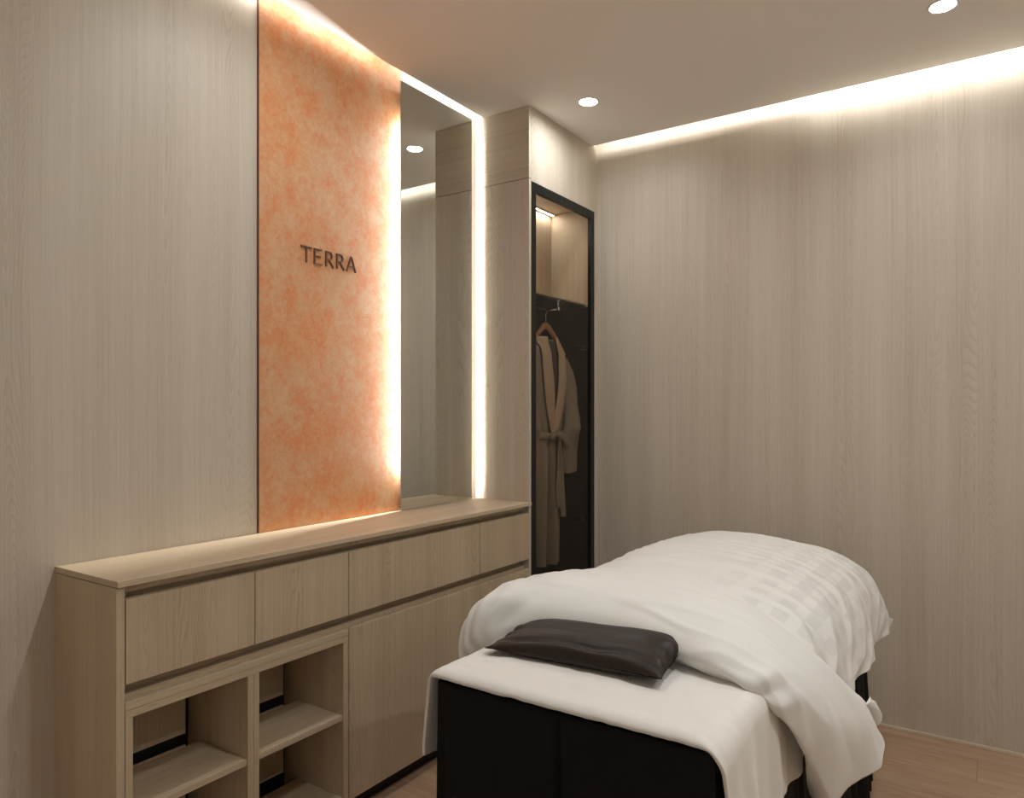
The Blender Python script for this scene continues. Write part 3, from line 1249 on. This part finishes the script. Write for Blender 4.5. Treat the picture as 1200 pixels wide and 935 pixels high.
UVB = []
for i in range(NVb + 1):
    ur = []
    for j in range(NUb + 1):
        p0 = PB[i][j].copy()
        q = p0.y
        sx = j / NUb
        side_r = max(0, min(1, (sx - .62) / .2))
        # long crosswise creases on top, diagonal ones down the right side
        w1 = max(0, ridged(Vector((p0.x * 1.8 + q * .5, q * 15 + p0.x * 3.5, .3))) - .45) * .0200 * (1 - .8 * side_r)
        w2 = max(0, ridged(Vector((p0.x * 6 + p0.z * 5, q * 6 - p0.z * 8, 5.1))) - .35) * .0180 * side_r
        w3 = mn.noise(Vector((p0.x * 4, q * 3.2, p0.z * 4))) * .010
        w4 = mn.noise(Vector((p0.x * 12, q * 18, 8 + p0.z * 12))) * .0012
        hem = .012 * math.sin(q * 16 + .5) * max(0, (sx - .85) / .15) + .01 * math.sin(q * 15) * max(0, (.15 - sx) / .15)
        PB[i][j] = p0 + NB[i][j] * (w1 + w2 + w3 + w4 + hem)
        ur.append((sx * 1.35, q))
    UVB.append(ur)

# folded-back band at the near end, its right end hanging down in a slanted lobe
def R(*pts):
    return [(XO + a, b_, c) for a, b_, c in pts]


flap_ctrl = [
    # under edge resting on the sheet
    R((-1.100, 1.455, .560), (-1.098, 1.445, .630), (-1.072, 1.436, .698), (-1.012, 1.458, .742), (-.88, 1.52, .752), (-.74, 1.545, .752), (-.60, 1.535, .752),
      (-.48, 1.500, .752), (-.395, 1.515, .722), (-.354, 1.585, .637), (-.336, 1.67, .54), (-.328, 1.765, .44)),
    # front bulge
    R((-1.118, 1.44, .57), (-1.116, 1.420, .665), (-1.090, 1.420, .742), (-1.015, 1.448, .785), (-.88, 1.500, .786), (-.74, 1.518, .786), (-.60, 1.506, .784),
      (-.475, 1.468, .780), (-.388, 1.480, .735), (-.345, 1.555, .645), (-.328, 1.648, .548), (-.316, 1.755, .442)),
    # upper front
    R((-1.135, 1.47, .60), (-1.124, 1.445, .735), (-1.080, 1.450, .822), (-.99, 1.486, .848), (-.87, 1.528, .836), (-.74, 1.542, .832), (-.60, 1.534, .825),
      (-.468, 1.500, .808), (-.370, 1.515, .750), (-.322, 1.595, .658), (-.300, 1.685, .558), (-.288, 1.785, .445)),
    # crest
    R((-1.140, 1.54, .60), (-1.128, 1.52, .765), (-1.074, 1.54, .856), (-.98, 1.575, .884), (-.86, 1.61, .872), (-.74, 1.62, .868), (-.60, 1.61, .856),
      (-.460, 1.575, .824), (-.360, 1.59, .758), (-.308, 1.670, .668), (-.280, 1.77, .572), (-.272, 1.845, .452)),
    # back of the crest
    R((-1.140, 1.66, .60), (-1.130, 1.66, .755), (-1.068, 1.69, .844), (-.97, 1.72, .876), (-.85, 1.74, .874), (-.74, 1.74, .874), (-.60, 1.72, .864),
      (-.465, 1.68, .822), (-.368, 1.70, .754), (-.310, 1.780, .666), (-.272, 1.88, .574), (-.262, 1.93, .485)),
    # back edge
    R((-1.140, 1.80, .60), (-1.132, 1.83, .712), (-1.065, 1.86, .800), (-.965, 1.88, .842), (-.85, 1.89, .860), (-.74, 1.88, .864), (-.60, 1.85, .856),
      (-.470, 1.79, .818), (-.374, 1.80, .750), (-.312, 1.860, .664), (-.264, 1.97, .588), (-.264, 2.02, .535)),
    R((-1.136, 1.82, .60), (-1.124, 1.85, .702), (-1.058, 1.88, .785), (-.962, 1.90, .826), (-.85, 1.91, .842), (-.74, 1.90, .847), (-.60, 1.87, .840),
      (-.475, 1.81, .802), (-.384, 1.82, .736), (-.326, 1.875, .652), (-.276, 1.965, .575), (-.276, 2.00, .525)),
]
NVf, NUf = 90, 210
PF = patch(flap_ctrl, NVf, NUf)
NF = normals(PF)
UVF = []
for i in range(NVf + 1):
    ur = []
    for j in range(NUf + 1):
        p0 = PF[i][j].copy()
        sx = j / NUf
        v = i / NVf
        hang = max(0, (sx - .7) / .3)
        w3 = mn.noise(Vector((p0.x * 4.5, p0.y * 4.5, p0.z * 4.5 + 2))) * .010
        w1 = max(0, ridged(Vector((p0.x * 2.6 - p0.y * 1.0, p0.y * 12 + p0.z * 4 + p0.x * 2, 4.4))) - .5) * .009 * (1 - hang)
        w2 = max(0, ridged(Vector((p0.y * 8 + p0.z * 5, p0.z * 2.5, 1.1))) - .3) * .026 * hang
        # puckers where the fold starts
        w5 = .0085 * math.sin(sx * 52 + 3 * math.sin(sx * 17) - 5 * v) * (.5 + .5 * math.sin(sx * 29)) * math.exp(-((v - .26) / .15) ** 2) * (1 - hang) + .0055 * math.sin(sx * 150 + 9 * v) * max(0, 1 - sx / .30) * math.exp(-((v - .3) / .25) ** 2)
        rip = .020 * math.sin(v * 11 + .6) * hang ** 3
        PF[i][j] = p0 + NF[i][j] * (w3 + w1 + w2 + w5 + rip)
        ur.append((sx * .62, p0.y + v * .15))
    UVF.append(ur)
mb = MB()
puffy(mb, PB, UVB, .030)
puffy(mb, PF, UVF, .018, .05)
dv = mb.build('duvet', M_DUVET, None, smooth=True, recalc=False)
tag(dv, 'puffy white duvet with woven check pattern folded back on the massage bed', 'duvet')

# ------------------------------------------------------------------ small dark pillow
PC = Vector((XO - .775, 1.445, .748))
W2, D2, T2 = .212, .088, .034
ang = math.radians(3)
Ptop, Pbot, UVp = [], [], []
NUp, NVp = 90, 50
for i in range(NVp + 1):
    v = -1 + 2 * i / NVp
    rt, rb_, ur = [], [], []
    for j in range(NUp + 1):
        u = -1 + 2 * j / NUp
        # outline pinched between the corners
        x = u * W2 * (1 - .05 * (1 - v * v) * abs(u) ** 6)
        y = v * D2 * (1 - .10 * (1 - u * u) * abs(v) ** 6 + .04 * u * u)
        k = max(0, (1 - abs(u) ** 3.2)) ** .55 * max(0, (1 - abs(v) ** 2.6)) ** .55
        edge_u = math.exp(-((1 - abs(u)) / .16) ** 2)
        pk = .0055 * math.sin(v * 15 + 2 * u) * edge_u * (1 - v * v)
        wr = .0025 * mn.noise(Vector((x * 9, y * 12, 2.0))) + .0012 * max(0, ridged(Vector((x * 7, y * 20, 6.0))) - .5)
        # flattened fold running along the front of the cushion
        crease = -.007 * math.exp(-((v + .62 + .06 * math.sin(u * 7)) / .10) ** 2) * (1 - u ** 6)
        zt = T2 * k * (1.15 + .12 * u) + (pk + wr + crease) * min(1, k * 2.2)
        zbm = -T2 * .62 * k
        tilt = .024 * max(0, v) ** 1.0 + .005 * u + .012 * max(0, u) ** 4 * max(0, v)
        ca, sa = math.cos(ang), math.sin(ang)
        X, Y = x * ca - y * sa, x * sa + y * ca
        rt.append(Vector((PC.x + X, PC.y + Y, PC.z + T2 * .62 + zt + tilt)))
        rb_.append(Vector((PC.x + X, PC.y + Y, PC.z + T2 * .62 + zbm + tilt * .6)))
        ur.append((x, y))
    Ptop.append(rt)
    Pbot.append(rb_)
    UVp.append(ur)
mb = MB()
mb.grid(Ptop, UVp)
mb.grid([r[::-1] for r in Pbot], [u[::-1] for u in UVp])
pl = mb.build('cushion_cover', M_PILLOW, None, smooth=True, weld=.0004)
pl.name = 'pillow'
tag(pl, 'small dark brown satin pillow lying on the white sheet against the duvet', 'pillow')

for o in COL.objects:
    base = o.name.split('.')[0]
    if base == 'lapel':
        o['label'] = 'lighter tan collar lapel'
    elif base == 'hanging_rod':
        o['label'] = 'chrome hanging rod'
    elif base == 'glass_door':
        o['label'] = 'black metal door frame'
    elif base == 'bed_skirt':
        o['label'] = 'black pleated bed skirt'
